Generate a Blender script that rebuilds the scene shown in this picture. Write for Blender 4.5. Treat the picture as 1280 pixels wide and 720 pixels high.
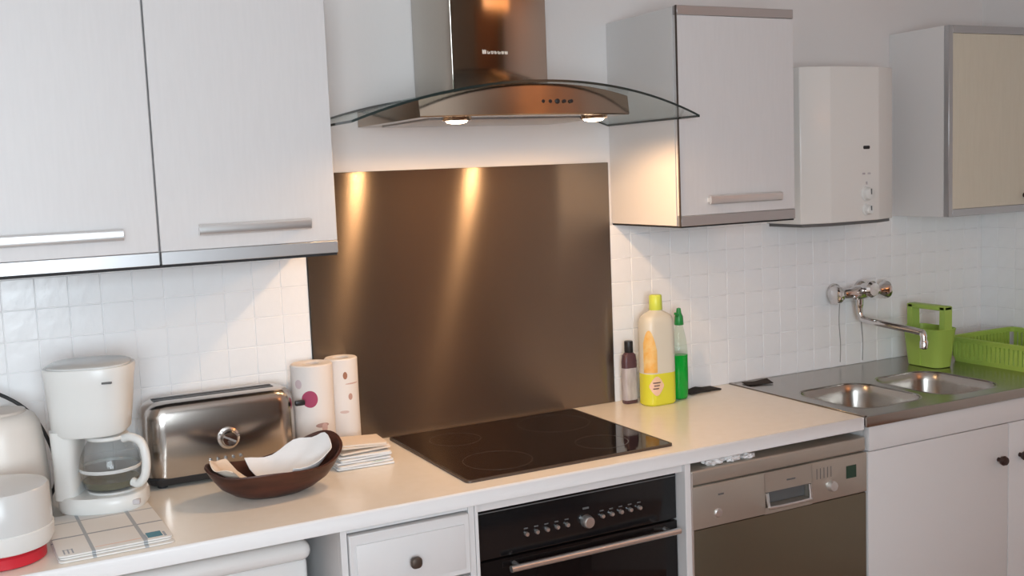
import bpy, bmesh, math, random
from mathutils import Vector, Matrix
random.seed(7)
S = bpy.context.scene
for o in list(bpy.data.objects): bpy.data.objects.remove(o)
COL = S.collection
PI = math.pi

# ------------------------------------------------------------------ camera
CAMLOC = Vector((-1.0157, -2.8135, 1.631)); FPX = 1347.26
yaw, pit, rol = (math.radians(a) for a in (27.1267, -6.2007, -2.3))
fw = Vector((math.sin(yaw)*math.cos(pit), math.cos(yaw)*math.cos(pit), math.sin(pit)))
r0 = Vector((math.cos(yaw), -math.sin(yaw), 0)); u0 = r0.cross(fw)
rr = r0*math.cos(rol) + u0*math.sin(rol); uu = -r0*math.sin(rol) + u0*math.cos(rol)
cd = bpy.data.cameras.new('camera'); cam = bpy.data.objects.new('camera', cd); COL.objects.link(cam)
M = Matrix.Identity(4)
for i in range(3):
    M[i][0] = rr[i]; M[i][1] = uu[i]; M[i][2] = -fw[i]; M[i][3] = CAMLOC[i]
cam.matrix_world = M
cd.sensor_width = 36; cd.lens = 36*FPX/1280; cd.clip_start = .05
S.camera = cam

# ------------------------------------------------------------------ world, lights, exposure
W = bpy.data.worlds.new('world'); S.world = W; W.use_nodes = True
W.node_tree.nodes['Background'].inputs[0].default_value = (.72, .84, 1, 1)
W.node_tree.nodes['Background'].inputs[1].default_value = 1.5
def light(name, kind, loc, energy, color, parent=None, **kw):
    d = bpy.data.lights.new(name, kind); d.energy = energy; d.color = color
    for k, v in kw.items(): setattr(d, k, v)
    o = bpy.data.objects.new(name, d); COL.objects.link(o); o.location = loc
    if parent: o.parent = parent; o.location = Vector(loc) - parent.location
    return o
dl = light('window_daylight', 'AREA', (-1.35, -4.26, 1.6), 118, (.86, .93, 1), shape='RECTANGLE', size=1.6, size_y=1.35)
dl.rotation_euler = (PI/2, 0, 0)            # daylight coming in through the rear window, towards +y
VS = S.view_settings
S.display_settings.display_device = 'sRGB'
VS.view_transform = 'Standard'; VS.look = 'None'; VS.gamma = 1; VS.use_curve_mapping = False
VS.exposure = 0.13

# ------------------------------------------------------------------ materials
MATS = {}
def mat(name, col, rough=.5, metal=0, spec=.5, bump=None, var=None, trans=0, ior=1.45, coat=0, emit=None, estr=0, aniso=None, sss=0, alpha=1):
    m = bpy.data.materials.new(name); m.use_nodes = True; MATS[name] = m
    nt = m.node_tree; b = nt.nodes['Principled BSDF']; L = nt.links.new
    b.inputs['Base Color'].default_value = (*col, 1); b.inputs['Roughness'].default_value = rough
    b.inputs['Metallic'].default_value = metal; b.inputs['Specular IOR Level'].default_value = spec
    b.inputs['Transmission Weight'].default_value = trans; b.inputs['IOR'].default_value = ior
    b.inputs['Coat Weight'].default_value = coat; b.inputs['Coat Roughness'].default_value = .08
    b.inputs['Alpha'].default_value = alpha
    if sss: b.inputs['Subsurface Weight'].default_value = sss; b.inputs['Subsurface Radius'].default_value = (.01, .01, .01)
    if emit: b.inputs['Emission Color'].default_value = (*emit, 1); b.inputs['Emission Strength'].default_value = estr
    tc = nt.nodes.new('ShaderNodeTexCoord')
    def noise(scale, stretch, detail=3):
        mp = nt.nodes.new('ShaderNodeMapping'); mp.inputs['Scale'].default_value = stretch
        n = nt.nodes.new('ShaderNodeTexNoise'); n.inputs['Scale'].default_value = scale; n.inputs['Detail'].default_value = detail
        L(tc.outputs['Object'], mp.inputs[0]); L(mp.outputs[0], n.inputs['Vector']); return n
    if var:     # (scale, stretch, second colour)
        n = noise(var[0], var[1]); mx = nt.nodes.new('ShaderNodeMixRGB')
        rp = nt.nodes.new('ShaderNodeValToRGB'); rp.color_ramp.elements[0].position = .35; rp.color_ramp.elements[1].position = .65
        mx.inputs[1].default_value = (*col, 1); mx.inputs[2].default_value = (*var[2], 1)
        L(n.outputs[0], rp.inputs[0]); L(rp.outputs[0], mx.inputs[0]); L(mx.outputs[0], b.inputs['Base Color'])
    if bump:    # (scale, stretch, strength, distance)
        n = noise(bump[0], bump[1]); bp = nt.nodes.new('ShaderNodeBump')
        bp.inputs['Strength'].default_value = bump[2]; bp.inputs['Distance'].default_value = bump[3]
        L(n.outputs[0], bp.inputs['Height']); L(bp.outputs[0], b.inputs['Normal'])
    if aniso:   # (amount, tangent)
        c = nt.nodes.new('ShaderNodeCombineXYZ')
        for i in range(3): c.inputs[i].default_value = aniso[1][i]
        b.inputs['Anisotropic'].default_value = aniso[0]; L(c.outputs[0], b.inputs['Tangent'])
    return m
def thin_glass(name, tint, ior=1.5, rough=.02):
    m = bpy.data.materials.new(name); m.use_nodes = True; MATS[name] = m
    nt = m.node_tree; nt.nodes.remove(nt.nodes['Principled BSDF'])
    t = nt.nodes.new('ShaderNodeBsdfTransparent'); t.inputs[0].default_value = (*tint, 1)
    g = nt.nodes.new('ShaderNodeBsdfGlossy'); g.inputs['Roughness'].default_value = rough
    lw = nt.nodes.new('ShaderNodeLayerWeight'); lw.inputs['Blend'].default_value = .25
    f = nt.nodes.new('ShaderNodeMath'); f.operation = 'MULTIPLY_ADD'; f.inputs[1].default_value = (ior-1)*.45; f.inputs[2].default_value = .02
    nt.links.new(lw.outputs['Facing'], f.inputs[0])
    x = nt.nodes.new('ShaderNodeMixShader')
    nt.links.new(f.outputs[0], x.inputs[0]); nt.links.new(t.outputs[0], x.inputs[1]); nt.links.new(g.outputs[0], x.inputs[2])
    nt.links.new(x.outputs[0], nt.nodes['Material Output'].inputs[0]); return m
def printed(name, base, marks, rough=.8, stripes=()):
    """flat print on a surface: marks = (centre, radius xyz, colour); stripes = (axis, centre, half width, colour[, (axis2, lo, hi)])"""
    m = mat(name, base, rough, bump=(60, (1, 1, 1), .25, .002)); nt = m.node_tree; b = nt.nodes['Principled BSDF']; L = nt.links.new
    tc = nt.nodes.new('ShaderNodeTexCoord'); cur = None
    sx = nt.nodes.new('ShaderNodeSeparateXYZ'); L(tc.outputs['Object'], sx.inputs[0])
    def mth(op, a, v):
        n = nt.nodes.new('ShaderNodeMath'); n.operation = op
        if hasattr(a, 'links'): L(a, n.inputs[0])
        else: n.inputs[0].default_value = a
        if hasattr(v, 'links'): L(v, n.inputs[1])
        else: n.inputs[1].default_value = v
        return n.outputs[0]
    def over(mask, col):
        nonlocal cur
        mx = nt.nodes.new('ShaderNodeMixRGB'); L(mask, mx.inputs[0])
        if cur is None: mx.inputs[1].default_value = (*base, 1)
        else: L(cur, mx.inputs[1])
        mx.inputs[2].default_value = (*col, 1); cur = mx.outputs[0]
    for c, r, col in marks:
        a = nt.nodes.new('ShaderNodeVectorMath'); a.operation = 'SUBTRACT'; a.inputs[1].default_value = c; L(tc.outputs['Object'], a.inputs[0])
        d = nt.nodes.new('ShaderNodeVectorMath'); d.operation = 'DIVIDE'; d.inputs[1].default_value = r; L(a.outputs[0], d.inputs[0])
        l = nt.nodes.new('ShaderNodeVectorMath'); l.operation = 'LENGTH'; L(d.outputs[0], l.inputs[0])
        over(mth('LESS_THAN', l.outputs['Value'], 1.0), col)
    for st in stripes:
        d = mth('ABSOLUTE', mth('SUBTRACT', sx.outputs[st[0]], st[1]), 0); k = mth('LESS_THAN', d, st[2])
        if len(st) > 4:
            q = sx.outputs[st[4][0]]
            k = mth('MULTIPLY', k, mth('MULTIPLY', mth('GREATER_THAN', q, st[4][1]), mth('LESS_THAN', q, st[4][2])))
        over(k, st[3])
    if cur: L(cur, b.inputs['Base Color'])
    return m
mat('wall_paint', (.75, .715, .70), .75, bump=(90, (1, 1, 1), .1, .002))
mat('ceiling_paint', (.78, .76, .73), .8, bump=(60, (1, 1, 1), .1, .002))
mat('rear_paint', (.20, .175, .145), .8, bump=(60, (1, 1, 1), .1, .002))
mat('grout', (.87, .87, .88), .8, bump=(200, (1, 1, 1), .2, .001))
mat('tile_glaze', (.92, .92, .93), .22, bump=(26, (1, 1, 1), .25, .004), var=(14, (1, 1, 1), (.90, .90, .91)))
mat('floor_tile', (.40, .22, .14), .4, var=(6, (1, 1, 1), (.33, .17, .10)), bump=(40, (1, 1, 1), .1, .002))
mat('door_wood', (.26, .13, .06), .5, var=(6, (6, 6, .5), (.20, .09, .04)))
mat('cabinet_front', (.665, .65, .65), .42, bump=(160, (1, 1, .08), .12, .0008), var=(40, (3, 3, .3), (.65, .635, .635)))
mat('cabinet_cream', (.66, .61, .50), .42, bump=(160, (1, 1, .08), .12, .0008), var=(40, (3, 3, .3), (.64, .59, .48)))
mat('cabinet_shell', (.73, .71, .70), .5, bump=(80, (1, 1, 1), .06, .001))
mat('base_white', (.71, .70, .70), .4, bump=(50, (1, 1, .2), .06, .001))
mat('shadow_dark', (.02, .02, .022), .7, bump=(50, (1, 1, 1), .1, .001))  # near-black for the shadow painted under the wall cabinets
mat('alu', (.50, .50, .51), .38, .75, bump=(200, (.05, 1, 1), .1, .0004))
mat('alu_bright', (.78, .78, .78), .28, .9, bump=(200, (.05, 1, 1), .08, .0004))
mat('laminate', (.88, .82, .74), .22, bump=(120, (1, 1, 1), .05, .0006), var=(30, (1, 1, 1), (.86, .80, .715)))
mat('laminate_edge', (.80, .79, .79), .35, bump=(80, (1, 1, 1), .05, .0006))
mat('brushed_steel', (.225, .188, .158), .25, .86, bump=(400, (.01, 1, 1), .03, .0002), aniso=(1.0, (0, 0, 1)))  # brown in the base colour stands in for the dim room it reflects
mat('steel', (.55, .51, .47), .24, 1, bump=(300, (.02, 1, 1), .05, .0003))
mat('steel_hood', (.46, .42, .37), .11, 1, bump=(300, (.02, 1, 1), .03, .0003))
mat('steel_body', (.40, .325, .26), .15, 1, bump=(300, (.02, 1, 1), .03, .0003))  # coppery tint puts the warm reflection on the hood front into the colour
mat('steel_toaster', (.52, .475, .44), .2, 1, bump=(300, (.02, 1, 1), .06, .0003))
mat('steel_sink', (.42, .39, .36), .25, 1, bump=(200, (.05, 1, 1), .08, .0004))
mat('dishwasher_metal', (.50, .46, .405), .42, .7, bump=(300, (.02, 1, 1), .08, .0003))
mat('dishwasher_door', (.20, .175, .125), .38, .8, bump=(300, (1, 1, .02), .08, .0003))
mat('chrome', (.72, .70, .69), .1, 1, bump=(30, (1, 1, 1), .02, .001))
mat('black_glass', (.008, .006, .006), .05, 0, .4, bump=(4, (1, 1, 1), .01, .001))
mat('zone_print', (.05, .042, .04), .2, bump=(4, (1, 1, 1), .01, .001))
mat('black_enamel', (.008, .008, .009), .16, 0, .5, bump=(60, (1, 1, 1), .02, .001))
mat('black_plastic', (.018, .018, .02), .4, bump=(80, (1, 1, 1), .05, .001))
mat('white_plastic', (.74, .74, .72), .3, bump=(40, (1, 1, 1), .03, .001))
mat('white_enamel', (.76, .75, .74), .25, bump=(20, (1, 1, 1), .03, .001))
mat('boiler_enamel', (.78, .76, .73), .2, bump=(15, (1, 1, 1), .03, .001))
mat('cream_plastic', (.76, .70, .64), .35, bump=(40, (1, 1, 1), .03, .001))
mat('beige_plastic', (.60, .53, .47), .4, bump=(40, (1, 1, 1), .03, .001))
mat('grey_plastic', (.62, .62, .61), .25, bump=(40, (1, 1, 1), .03, .001))
mat('red_plastic', (.55, .02, .035), .35, bump=(40, (1, 1, 1), .03, .001))
mat('dark_wood', (.085, .026, .014), .38, var=(9, (1, 1, 5), (.045, .014, .008)), bump=(30, (1, 1, 4), .15, .002))
mat('paper', (.80, .79, .79), .8, bump=(40, (1, 1, 1), .4, .003))
mat('paper_peach', (.80, .68, .57), .8, bump=(40, (1, 1, 1), .4, .003))
mat('bronze', (.12, .095, .08), .42, .7, bump=(60, (1, 1, 1), .25, .002))
mat('brown_knob', (.045, .022, .018), .3, .2, bump=(60, (1, 1, 1), .05, .001))
mat('green_plastic', (.38, .54, .10), .42, sss=.0, bump=(40, (1, 1, 1), .05, .001))
mat('green_liquid', (.01, .56, .07), .1, trans=.3, ior=1.2, bump=(10, (1, 1, 1), .02, .001))
mat('green_cap', (.02, .25, .06), .35, bump=(40, (1, 1, 1), .05, .001))
mat('yellow_liquid', (.72, .70, .05), .25, bump=(10, (1, 1, 1), .02, .001))
mat('clear_plastic_yellow', (.70, .67, .57), .3, bump=(10, (1, 1, 1), .02, .001))
mat('lime_cap', (.66, .76, .10), .35, bump=(40, (1, 1, 1), .05, .001))
mat('orange_label', (.85, .45, .10), .5, var=(40, (1, 1, 1), (.85, .60, .25)))
mat('peach_label', (.90, .62, .40), .5, var=(40, (1, 1, 1), (.85, .55, .42)))
mat('grey_label', (.42, .38, .40), .35, var=(60, (1, 1, .3), (.55, .52, .53)))
mat('plum_plastic', (.10, .05, .06), .3, bump=(40, (1, 1, 1), .05, .001))
mat('coffee', (.17, .16, .11), .1, bump=(10, (1, 1, 1), .02, .001))
mat('dark_cloth', (.03, .022, .018), .9, bump=(300, (1, 1, 1), .5, .002))
mat('mark_grey', (.12, .12, .12), .5, bump=(40, (1, 1, 1), .05, .001))
mat('mark_light', (.75, .68, .6), .4, .3, bump=(40, (1, 1, 1), .05, .001))
mat('led_green', (.02, .05, .03), .1, bump=(40, (1, 1, 1), .05, .001))
mat('lens_glow', (1, .9, .8), .3, emit=(1, .72, .48), estr=14)
mat('lamp_glow', (1, .8, .5), .5, emit=(1, .36, .11), estr=2.3)
mat('crack', (.34, .33, .32), .8, bump=(90, (1, 1, 1), .1, .002))
mat('glass_edge', (.02, .03, .028), .15, bump=(10, (1, 1, 1), .02, .001))
thin_glass('canopy_glass', (.90, .93, .925), 1.5)
thin_glass('pane_glass', (.96, .98, .98), 1.45)
thin_glass('carafe_glass', (.86, .87, .87), 1.5)
thin_glass('bottle_glass', (.90, .95, .90), 1.45)

# ------------------------------------------------------------------ mesh helpers (each returns a bmesh)
def box(x0, x1, y0, y1, z0, z1, bev=.0, seg=2):
    bm = bmesh.new(); bmesh.ops.create_cube(bm, size=1)
    for v in bm.verts: v.co = Vector(((x0+x1)/2 + v.co.x*(x1-x0), (y0+y1)/2 + v.co.y*(y1-y0), (z0+z1)/2 + v.co.z*(z1-z0)))
    if bev: bmesh.ops.bevel(bm, geom=bm.edges[:], offset=bev, segments=seg, affect='EDGES', profile=.5)
    return bm
def loft(loops, cap0=True, cap1=True, closed=True):
    bm = bmesh.new(); R = [[bm.verts.new(p) for p in l] for l in loops]; n = len(R[0])
    for a, b in zip(R, R[1:]):
        for i in range(n if closed else n-1):
            j = (i+1) % n; bm.faces.new((a[i], a[j], b[j], b[i]))
    if cap0: bm.faces.new(R[0][::-1])
    if cap1: bm.faces.new(R[-1])
    bmesh.ops.recalc_face_normals(bm, faces=bm.faces); return bm
def lathe(prof, c=(0, 0, 0), n=28, sx=1, sy=1, cap0=True, cap1=True, axis='Z'):
    loops = []
    for r, z in prof:
        r = max(r, .0004)
        l = []
        for i in range(n):
            a = 2*PI*i/n; p = (r*sx*math.cos(a), r*sy*math.sin(a), z)
            if axis == 'X': p = (p[2], p[0], p[1])
            if axis == 'Y': p = (p[0], p[2], p[1])
            l.append((c[0]+p[0], c[1]+p[1], c[2]+p[2]))
        loops.append(l)
    return loft(loops, cap0, cap1)
def rrect(cx, cy, wx, wy, r, n=5):
    o = []
    for (sx, sy, a0) in ((1, 1, 0), (-1, 1, 90), (-1, -1, 180), (1, -1, 270)):
        for k in range(n+1):
            a = math.radians(a0 + 90*k/n); o.append((cx + sx*(wx/2-r) + r*math.cos(a), cy + sy*(wy/2-r) + r*math.sin(a)))
    return o
def tube(path, r, n=10, cap=True):
    P = [Vector(p) for p in path]; T = [(P[min(i+1, len(P)-1)] - P[max(i-1, 0)]).normalized() for i in range(len(P))]
    N = T[0].orthogonal().normalized(); loops = []
    for i, p in enumerate(P):
        N = (N - T[i]*N.dot(T[i])).normalized(); Bn = T[i].cross(N); ri = r[i] if isinstance(r, (list, tuple)) else r
        loops.append([p + (N*math.cos(2*PI*k/n) + Bn*math.sin(2*PI*k/n))*ri for k in range(n)])
    return loft(loops, cap, cap)
def curve(pts, k=6):            # Catmull-Rom through points
    P = [Vector(p) for p in pts]; P = [P[0]*2-P[1]] + P + [P[-1]*2-P[-2]]; o = []
    for i in range(1, len(P)-2):
        for j in range(k):
            t = j/k; a, b, c, d = P[i-1:i+3]
            o.append(.5*((2*b) + (c-a)*t + (2*a-5*b+4*c-d)*t*t + (3*b-a-3*c+d)*t**3))
    return o + [P[-2]]
def prism(poly, axis, a, b):    # polygon in the other two axes, extruded along axis
    def pt(p, t): return {'X': (t, p[0], p[1]), 'Y': (p[0], t, p[1]), 'Z': (p[0], p[1], t)}[axis]
    return loft([[pt(p, a) for p in poly], [pt(p, b) for p in poly]])
def bevel(bm, off, seg=2, ang=30):
    E = [e for e in bm.edges if len(e.link_faces) == 2 and e.calc_face_angle() > math.radians(ang)]
    bmesh.ops.bevel(bm, geom=E, offset=off, segments=seg, affect='EDGES', profile=.5); return bm
def plate_with_holes(outer, holes, z0, z1):     # flat plate with openings
    cu = bpy.data.curves.new('tmp', 'CURVE'); cu.dimensions = '2D'; cu.fill_mode = 'BOTH'; cu.extrude = (z1-z0)/2
    for lp in [outer] + holes:
        s = cu.splines.new('POLY'); s.points.add(len(lp)-1); s.use_cyclic_u = True
        for q, p in zip(s.points, lp): q.co = (p[0], p[1], 0, 1)
    o = bpy.data.objects.new('tmp', cu); COL.objects.link(o)
    me = bpy.data.meshes.new_from_object(o.evaluated_get(bpy.context.evaluated_depsgraph_get()))
    bm = bmesh.new(); bm.from_mesh(me); bpy.data.objects.remove(o); bpy.data.curves.remove(cu); bpy.data.meshes.remove(me)
    bmesh.ops.translate(bm, verts=bm.verts, vec=(0, 0, (z0+z1)/2)); return bm
def obj(name, bms, m, parent=None, local=False, smooth=True, origin=None):
    if not isinstance(bms, (list, tuple)): bms = [bms]
    out = bmesh.new()
    for b in bms:
        t = bpy.data.meshes.new('t'); b.to_mesh(t); b.free(); out.from_mesh(t); bpy.data.meshes.remove(t)
    root = parent
    while root is not None and root.parent: root = root.parent
    off = Vector((0, 0, 0))
    if root is not None and not local: off = Vector(root.location)
    elif root is None:
        xs = [v.co for v in out.verts]
        off = Vector(origin) if origin else Vector(((min(c.x for c in xs)+max(c.x for c in xs))/2, (min(c.y for c in xs)+max(c.y for c in xs))/2, min(c.z for c in xs)))
    bmesh.ops.translate(out, verts=out.verts, vec=-off)
    me = bpy.data.meshes.new(name); out.to_mesh(me); out.free()
    for k in (m if isinstance(m, (list, tuple)) else [m]): me.materials.append(MATS[k])
    if smooth:
        me.polygons.foreach_set('use_smooth', [True]*len(me.polygons)); me.set_sharp_from_angle(angle=math.radians(38))
    o = bpy.data.objects.new(name, me); COL.objects.link(o)
    if parent is not None: o.parent = parent
    else: o.location = off
    return o
def tag(o, label, cat, group=None):
    o['label'] = label; o['category'] = cat
    if group: o['group'] = group
    return o
def thing(name, label, cat, loc, rz=0, group=None):
    o = bpy.data.objects.new(name, None); COL.objects.link(o); o.location = loc; o.rotation_euler = (0, 0, rz); o.empty_display_size = .05
    return tag(o, label, cat, group)
def struct(o): o['kind'] = 'structure'; return o

# ------------------------------------------------------------------ room shell
X0, X1, Y0, YW, H = -2.6, 2.44, -4.1, .008, 2.6
struct(obj('floor', box(X0-.1, X1+.1, Y0-.1, YW+.1, -.1, 0), 'floor_tile'))
struct(obj('ceiling', box(X0-.1, X1+.1, Y0-.1, YW+.1, H, H+.1), 'ceiling_paint'))
wb = struct(obj('wall_back', box(X0-.1, X1+.1, YW, YW+.1, 0, H), 'wall_paint'))
wr = struct(obj('wall_right', box(X1, X1+.1, Y0, YW, 0, H), 'wall_paint'))
struct(obj('wall_left', box(X0-.1, X0, Y0, YW, 0, H), 'wall_paint'))
wx0, wx1, wz0, wz1 = -2.15, -.55, .92, 2.28
struct(obj('wall_rear', [box(X0-.1, wx0, Y0-.1, Y0, 0, H), box(wx1, X1+.1, Y0-.1, Y0, 0, H), box(wx0, wx1, Y0-.1, Y0, 0, wz0), box(wx0, wx1, Y0-.1, Y0, wz1, H)], 'rear_paint'))
win = struct(obj('window_1', [box(wx0, wx1, Y0-.08, Y0-.02, wz0, wz0+.06), box(wx0, wx1, Y0-.08, Y0-.02, wz1-.06, wz1),
    box(wx0, wx0+.06, Y0-.08, Y0-.02, wz0+.06, wz1-.06), box(wx1-.06, wx1, Y0-.08, Y0-.02, wz0+.06, wz1-.06), box(-1.39, -1.31, Y0-.08, Y0-.02, wz0+.06, wz1-.06)], 'base_white'))
for a, b in ((wx0+.06, -1.39), (-1.31, wx1-.06)): obj('pane', box(a, b, Y0-.055, Y0-.05, wz0+.06, wz1-.06), 'pane_glass', win)
d1 = struct(obj('added_door', box(1.25, 2.15, Y0, Y0+.04, 0, 2.05, .004), 'door_wood'))  # unseen brown door, added for its reflection in the splashback
obj('door_handle', tube(curve([(1.33, Y0+.04, 1.02), (1.33, Y0+.09, 1.02), (1.44, Y0+.09, 1.02)]), .009), 'chrome', d1)

# tiles on the two walls: glazed squares on a grout bed
T = .0745; GAP = .0022; ZT0, ZT1 = .9, 1.452
obj('grout_bed', [box(-1.5, -.190, -.0006, YW, ZT0, ZT1), box(.771, X1, -.0006, YW, ZT0, ZT1)], 'grout', wb)
obj('grout_bed', box(X1-.0086, X1, -1.1, -.0006, ZT0, ZT1), 'grout', wr)
tile_cache = {}
def tile_piece(x0, x1, z0, z1, parent, side):
    w, h = round(x1-x0-GAP, 4), round(z1-z0-GAP, 4)
    if w < .006 or h < .006: return
    key = (w, h, side)
    d = .0046
    if key not in tile_cache:
        if side == 'B': b = box(-w/2, w/2, -d, 0, -h/2, h/2, 0.0009, 1)
        else: b = box(-d, 0, -w/2, w/2, -h/2, h/2, 0.0009, 1)
        o = obj('tile', b, 'tile_glaze', parent, local=True); tile_cache[key] = o
    else:
        o = tile_cache[key].copy(); COL.objects.link(o)
    c = ((x0+x1)/2, .0028, (z0+z1)/2) if side == 'B' else (X1-.0052, (x0+x1)/2, (z0+z1)/2)
    o.location = Vector(c) - parent.location + Vector((random.uniform(-.0003, .0003), random.uniform(-.0004, .0002) if side == 'B' else 0, 0))
    o.rotation_euler = (random.uniform(-.004, .004), random.uniform(-.001, .001), random.uniform(-.004, .004))
def rows():
    z = ZT0
    while z < ZT1-.01: yield z, min(z+T, ZT1); z += T
for z0, z1 in rows():
    for k in range(14): tile_piece(-.190-(k+1)*T, -.190-k*T, z0, z1, wb, 'B')
    x = .771
    while x < X1-.02: tile_piece(x, min(x+T, X1-.006), z0, z1, wb, 'B'); x += T
    for k in range(11): tile_piece(-(k+1)*T, -k*T-.002, z0, z1, wr, 'R')
for (xa, ya) in ((1.712, .915), (1.818, .91)):
    obj('crack', tube(curve([(xa, -.0022, 1.14), (xa-.004, -.0022, 1.06), (xa+.002, -.0022, .98), (xa, -.0022, ya)]), .0022, 6), 'crack', wb)

# ------------------------------------------------------------------ worktop and base units
ZC, FC = .9, -.607
ct = thing('worktop', 'long pale cream laminate worktop with white front edge under the toaster and bottles', 'worktop', (-.1, -.3, .864))
obj('slab', box(-1.5, 1.213, FC+.006, .0025, .864, ZC), 'laminate', ct)
obj('front_edge', bevel(prism([(FC, .864), (FC+.006, .864), (FC+.006, ZC), (FC+.003, ZC), (FC, ZC-.005)], 'X', -1.5, 1.213), .001, 1), 'laminate_edge', ct)
obj('end_edge', box(1.213, 1.2155, FC+.001, .0025, .864, ZC-.001, .0008, 1), 'laminate_edge', ct)

# drawer unit
du = thing('drawer_unit', 'white drawer unit with raised drawer fronts left of the black oven', 'cabinet', (-.165, -.3, 0))
obj('carcass', [box(-.327, -.309, -.578, -.01, .0, .862), box(-.021, -.003, -.578, -.01, 0, .862), box(-.309, -.021, -.03, -.012, 0, .862), box(-.309, -.021, -.57, -.03, .08, .098), box(-.309, -.021, -.578, -.558, .0, .08)], 'base_white', du)
obj('front_frame', [box(-.327, -.312, -.598, -.578, .0, .862, .001, 1), box(-.018, -.003, -.598, -.578, 0, .862, .001, 1), box(-.312, -.018, -.592, -.578, .853, .862)], 'base_white', du)
for (a, b) in ((.707, .849), (.42, .700), (.09, .413)):
    dr = obj('drawer', [box(-.310, -.020, -.606, -.580, a, b, .002, 1), box(-.296, -.034, -.6105, -.606, a+.014, b-.022, .0022, 2)], 'base_white', du)
    zk = (a+b)/2 - .009
    obj('knob', bevel(loft([[(x-.165, y, z+zk) for x, z in rrect(0, 0, s, s*.98, s*.38, 4)] for s, y in ((.012, -.610), (.012, -.622), (.026, -.626), (.027, -.634), (.022, -.638))]), .0008, 1), 'bronze', dr)
# panels around the oven
obj('side_panel', box(-.002, .006, -.600, -.01, 0, .863, .0008, 1), 'base_white', du)
tag(obj('divider_panel', box(.595, .613, -.602, -.01, 0, .863, .0008, 1), 'base_white'), 'narrow white upright panel between the black oven and the dishwasher', 'panel')
tag(obj('filler_rail', box(.0065, .5945, -.590, -.50, .842, .8638), 'base_white'), 'white filler rail between the worktop and the black oven', 'rail')
tag(obj('oven_plinth', box(.008, .593, -.555, -.02, 0, .2178, .001, 1), 'base_white'), 'white plinth box carrying the black oven', 'plinth')
# oven
ov = thing('oven', 'black built-in oven with steel bar handle and row of small silver buttons', 'oven', (.3, -.3, .218))
obj('body', box(.012, .590, -.545, -.03, .218, .838), 'black_enamel', ov)
cp = obj('control_panel', box(.009, .592, -.566, -.545, .712, .840, .003, 2), 'black_enamel', ov)
dr = obj('door', box(.009, .592, -.568, -.545, .222, .708, .003, 2), 'black_glass', ov)
obj('trim', box(.012, .589, -.5672, -.5655, .826, .8285), 'mark_grey', cp)
for i in range(5):
    for sgn in (0, 1):
        x = .147 + i*.0285 if not sgn else .363 + i*.028
        z = .757 + .002*sgn + (x-.147)*.012
        kb = obj('button', lathe([(.0055, 0), (.0055, -.008), (.0045, -.0095), (0, -.0098)], (x, -.566, z), 14, axis='Y'), 'alu_bright', cp)
        obj('symbol', box(x-.0055, x+.0055, -.5665, -.5655, z+.0115, z+.0145), 'mark_grey', cp)
obj('dial', lathe([(.0165, 0), (.0165, -.006), (.0145, -.018), (.0125, -.020), (0, -.0205)], (.317, -.566, .757), 24, axis='Y'), 'alu_bright', cp)
obj('symbol', box(.308, .326, -.5665, -.5655, .787, .792), 'mark_grey', cp)
hd = obj('handle', tube([(.085, -.602, .692), (.33, -.602, .692), (.575, -.602, .692)], .0085, 14), 'alu_bright', dr)
for x in (.11, .55): obj('handle_post', tube([(x, -.568, .692), (x, -.597, .692)], .006, 10), 'alu_bright', dr)

# dishwasher
dw = thing('dishwasher', 'grey steel dishwasher with darker brown lower door and recessed handle', 'dishwasher', (.92, -.3, 0))
obj('body', [box(.620, 1.226, -.57, -.02, .1, .838, .004, 2)], 'dishwasher_metal', dw)
obj('foot', box(.65, 1.20, -.53, -.05, 0, .1), 'black_plastic', dw)
obj('lid', box(.617, 1.229, -.598, -.03, .799, .840, .006, 3), 'dishwasher_metal', dw)
hx0, hx1, hz0, hz1 = .860, 1.020, .700, .742
pn = obj('control_panel', [box(.617, hx0, -.602, -.570, .682, .797, .003, 2), box(hx1, 1.229, -.602, -.570, .682, .797, .003, 2),
    box(hx0-.004, hx1+.004, -.602, -.570, hz1, .797, .0), box(hx0-.004, hx1+.004, -.602, -.570, .682, hz0, .0)], 'dishwasher_metal', dw)
obj('handle_recess', bevel(prism([(-.575, hz0+.001), (-.570, hz0+.001), (-.570, hz1), (-.578, hz1)], 'X', hx0, hx1), .0008, 1), 'mark_grey', pn)
obj('handle_lip', tube(curve([(hx0+.004, -.602, hz1-.002), (hx0+.006, -.607, hz0+.006), (hx0+.02, -.610, hz0), (hx1-.02, -.610, hz0), (hx1-.006, -.607, hz0+.006), (hx1-.004, -.602, hz1-.002)], 5), .0045, 8), 'alu_bright', pn)
obj('display', box(1.150, 1.187, -.6035, -.6018, .732, .768), 'led_green', pn)
obj('program_dial', lathe([(.016, 0), (.016, -.006), (.013, -.014), (0, -.0145)], (1.093, -.602, .722), 20, axis='Y'), 'alu_bright', pn)
obj('power_button', lathe([(.012, 0), (.012, -.003), (.010, -.005), (0, -.0052)], (.699, -.602, .717), 18, axis='Y'), 'alu_bright', pn)
for x, w in ((.700, .018), (.933, .03)):
    obj('badge', box(x, x+w, -.6032, -.6018, .764, .768), 'mark_grey', pn)
for i in range(5): obj('symbol', box(1.02+.013*i+.02, 1.022+.013*i+.02, -.6028, -.6018, .748, .778), 'mark_grey', pn)
obj('door', box(.617, 1.229, -.600, -.570, .1, .680, .004, 2), 'dishwasher_door', dw)
obj('side_trim', tube([(.6175, -.597, .11), (.6175, -.597, .835)], .0045, 8), 'alu_bright', dw)
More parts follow.
